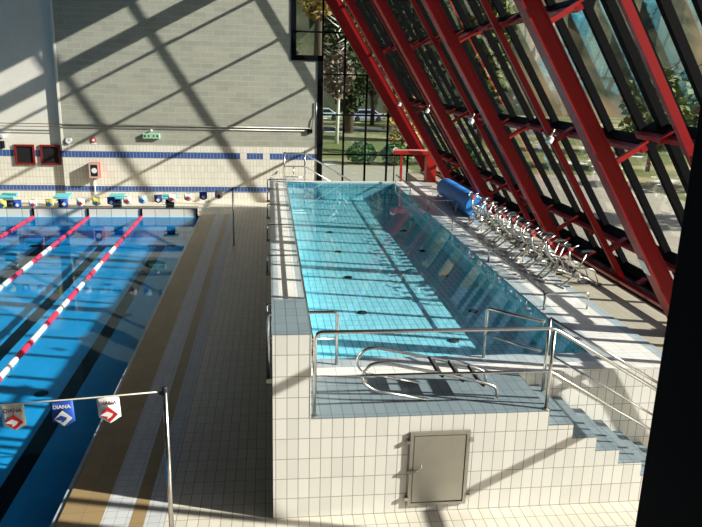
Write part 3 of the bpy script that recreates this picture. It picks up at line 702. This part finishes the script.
def tree(x,y,h,rx,kind,shape,label,n=1300,trunk=m_bark,sz=.42,low=.12):
    t=thing('tree' if h>3 else 'shrub',label,'tree' if h>3 else 'shrub',(x,y,GZ),group='trees outside the back window' if h>3 else 'shrubs outside the back window')
    MB().ring_path([(x,y,GZ),(x+.1,y,GZ+h*.5),(x,y,GZ+h*.92)],[.02*h+.03,.013*h+.02,.02],8).build('trunk',trunk,t)
    if h>3:
        g=MB(); R=random.Random(int(x*9+y))
        for q in range(14):
            a=R.random()*6.28; z=GZ+h*(low+.1+.06*q*.9); L=rx*.8
            g.ring_path([(x,y,z),(x+L*math.cos(a)*.5,y+L*math.sin(a)*.5,z+.25*L),(x+L*math.cos(a),y+L*math.sin(a),z+.6*L)],[.07,.04,.015],5)
        g.build('branches',trunk,t)
    crown((x,y,GZ+h*low),rx,h*(1-low),n,sz,shape).build('foliage',leafm[kind],t)
tree(7.4,58,20,2.9,'dark','round','dark evergreen tree behind the upper left panes of the back window',6000,sz=.26,low=.09)
tree(13.9,60,17,3.1,'dark','round','dark green tree behind the middle panes of the back window',6000,sz=.26,low=.08)
tree(17.2,49,13,2.2,'mid','round','light green tree beside the inclined beam in the back window',1500,low=.25)
tree(3.4,43,21,2.6,'gold','round','golden leaved tree behind the top left corner of the back window',2600,sz=.2,low=.42)
tree(9.2,41,4.2,1.5,'gold','round','low golden bush tree on the lawn behind the middle pane',700,sz=.16,low=.1)
tree(5.3,48,7,1.3,'twig','round','bare tree with pale trunk on the lawn outside',500,trunk=m_birch,sz=.25,low=.5)
tree(11.2,69,11,1.6,'twig','round','bare brown tree behind the parked cars',1200,sz=.3,low=.3)
tree(22,66,16,3.5,'dark','cone','dark conifer at the right of the back window',1500)
tree(1.0,72,18,3.4,'dark','cone','tall dark conifer far behind the back window',1500)
for i,(x,y,r) in enumerate(((5.6,35.2,.95),(7.7,34.9,1.0),(9.9,35.3,1.0),(12.1,35.0,.95))):
    tree(x,y,1.3,r,'shrub','round',['leftmost low green shrub beyond the back window','second low green shrub from the left beyond the back window','third low green shrub from the left beyond the back window','rightmost low green shrub beyond the back window'][i],600,sz=.14,low=.0)
# cars parked by the road
def car(x,y,mat,label,hgt=1.4,L=4.2):
    c=thing('car',label,'car',(x,y,GZ),group='cars parked behind the lawn')
    MB().prism([(x-L/2,y,GZ+.35),(x+L/2,y,GZ+.35),(x+L/2,y,GZ+.85),(x+L*.32,y,GZ+.95),(x+L*.18,y,GZ+hgt),(x-L*.28,y,GZ+hgt),(x-L*.42,y,GZ+.95),(x-L/2,y,GZ+.85)],(0,1.7,0)).build('body',mat,c,bevel=.04)
    MB().prism([(x+L*.28,y-.01,GZ+.95),(x+L*.16,y-.01,GZ+hgt-.08),(x-L*.25,y-.01,GZ+hgt-.08),(x-L*.36,y-.01,GZ+.95)],(0,.01,0)).build('side_windows',m_dark,c)
    for dx in (-L*.3,L*.3): MB().lathe((x+dx,y-.02,GZ+.32),(0,1,0),[(0,.2),(.02,.32),(.2,.32),(.22,.2)],16).build('wheel',m_rubber,c)
car(11.6,75,simple('lavender_car_paint',(.45,.48,.75),.3),'lavender blue car parked beyond the lawn')
car(16.6,75.5,simple('white_car_paint',(.8,.8,.82),.3),'white car parked beyond the lawn')
car(6.4,76,simple('silver_blue_car_paint',(.55,.65,.72),.3),'silver blue car parked beyond the lawn at left')
ys=thing('yellow_kiosk','small yellow kiosk beside the parked cars','kiosk',(14.3,73.5,GZ))
MB().box(13.95,14.65,73.2,73.9,GZ,GZ+1.5).build('body',simple('yellow_paint',(.75,.42,.05),.5),ys); MB().box(13.88,14.72,73.13,73.97,GZ+1.5,GZ+1.62).build('roof',m_whitep,ys)
# building and trees seen through the inclined glazing on the right
bd=thing('outbuilding','pale building outside beyond the inclined glazing','building',(44,30,GZ))
MB().box(42,50,-10,60,GZ,GZ+5.0).build('wall',simple('pale_render',(.70,.67,.60),.8),bd)
MB().box(41.5,50.5,-10.5,60.5,GZ+5.0,GZ+5.4).build('roof',m_road,bd)
for k in range(14):
    MB().box(41.95,42,-7+4.7*k,-5+4.7*k,GZ+1.2,GZ+3.2).build('window',m_dark,bd)
for i,(x,y) in enumerate(((26,6),(24,15),(28,24),(23,33),(30,42))):
    tree(x,y,6.0,2.2,'mid' if i%2 else 'dark','round','%s tree outside the inclined glazing'%['nearest dark green','second light green','third dark green','fourth light green','farthest dark green'][i],700,sz=.3,low=.2)

for o in list(bpy.data.objects):
    if '_o' in o: del o['_o']
# ------------------------------------------------------------------ render settings
vs_=sc.view_settings; sc.display_settings.display_device='sRGB'; vs_.view_transform='Standard'; vs_.look='None'; vs_.gamma=1; vs_.use_curve_mapping=False; vs_.exposure=-.36
cy=sc.cycles; cy.max_bounces=10; cy.transparent_max_bounces=24; cy.glossy_bounces=4; cy.diffuse_bounces=5; cy.use_denoising=True; cy.caustics_reflective=False; cy.caustics_refractive=False
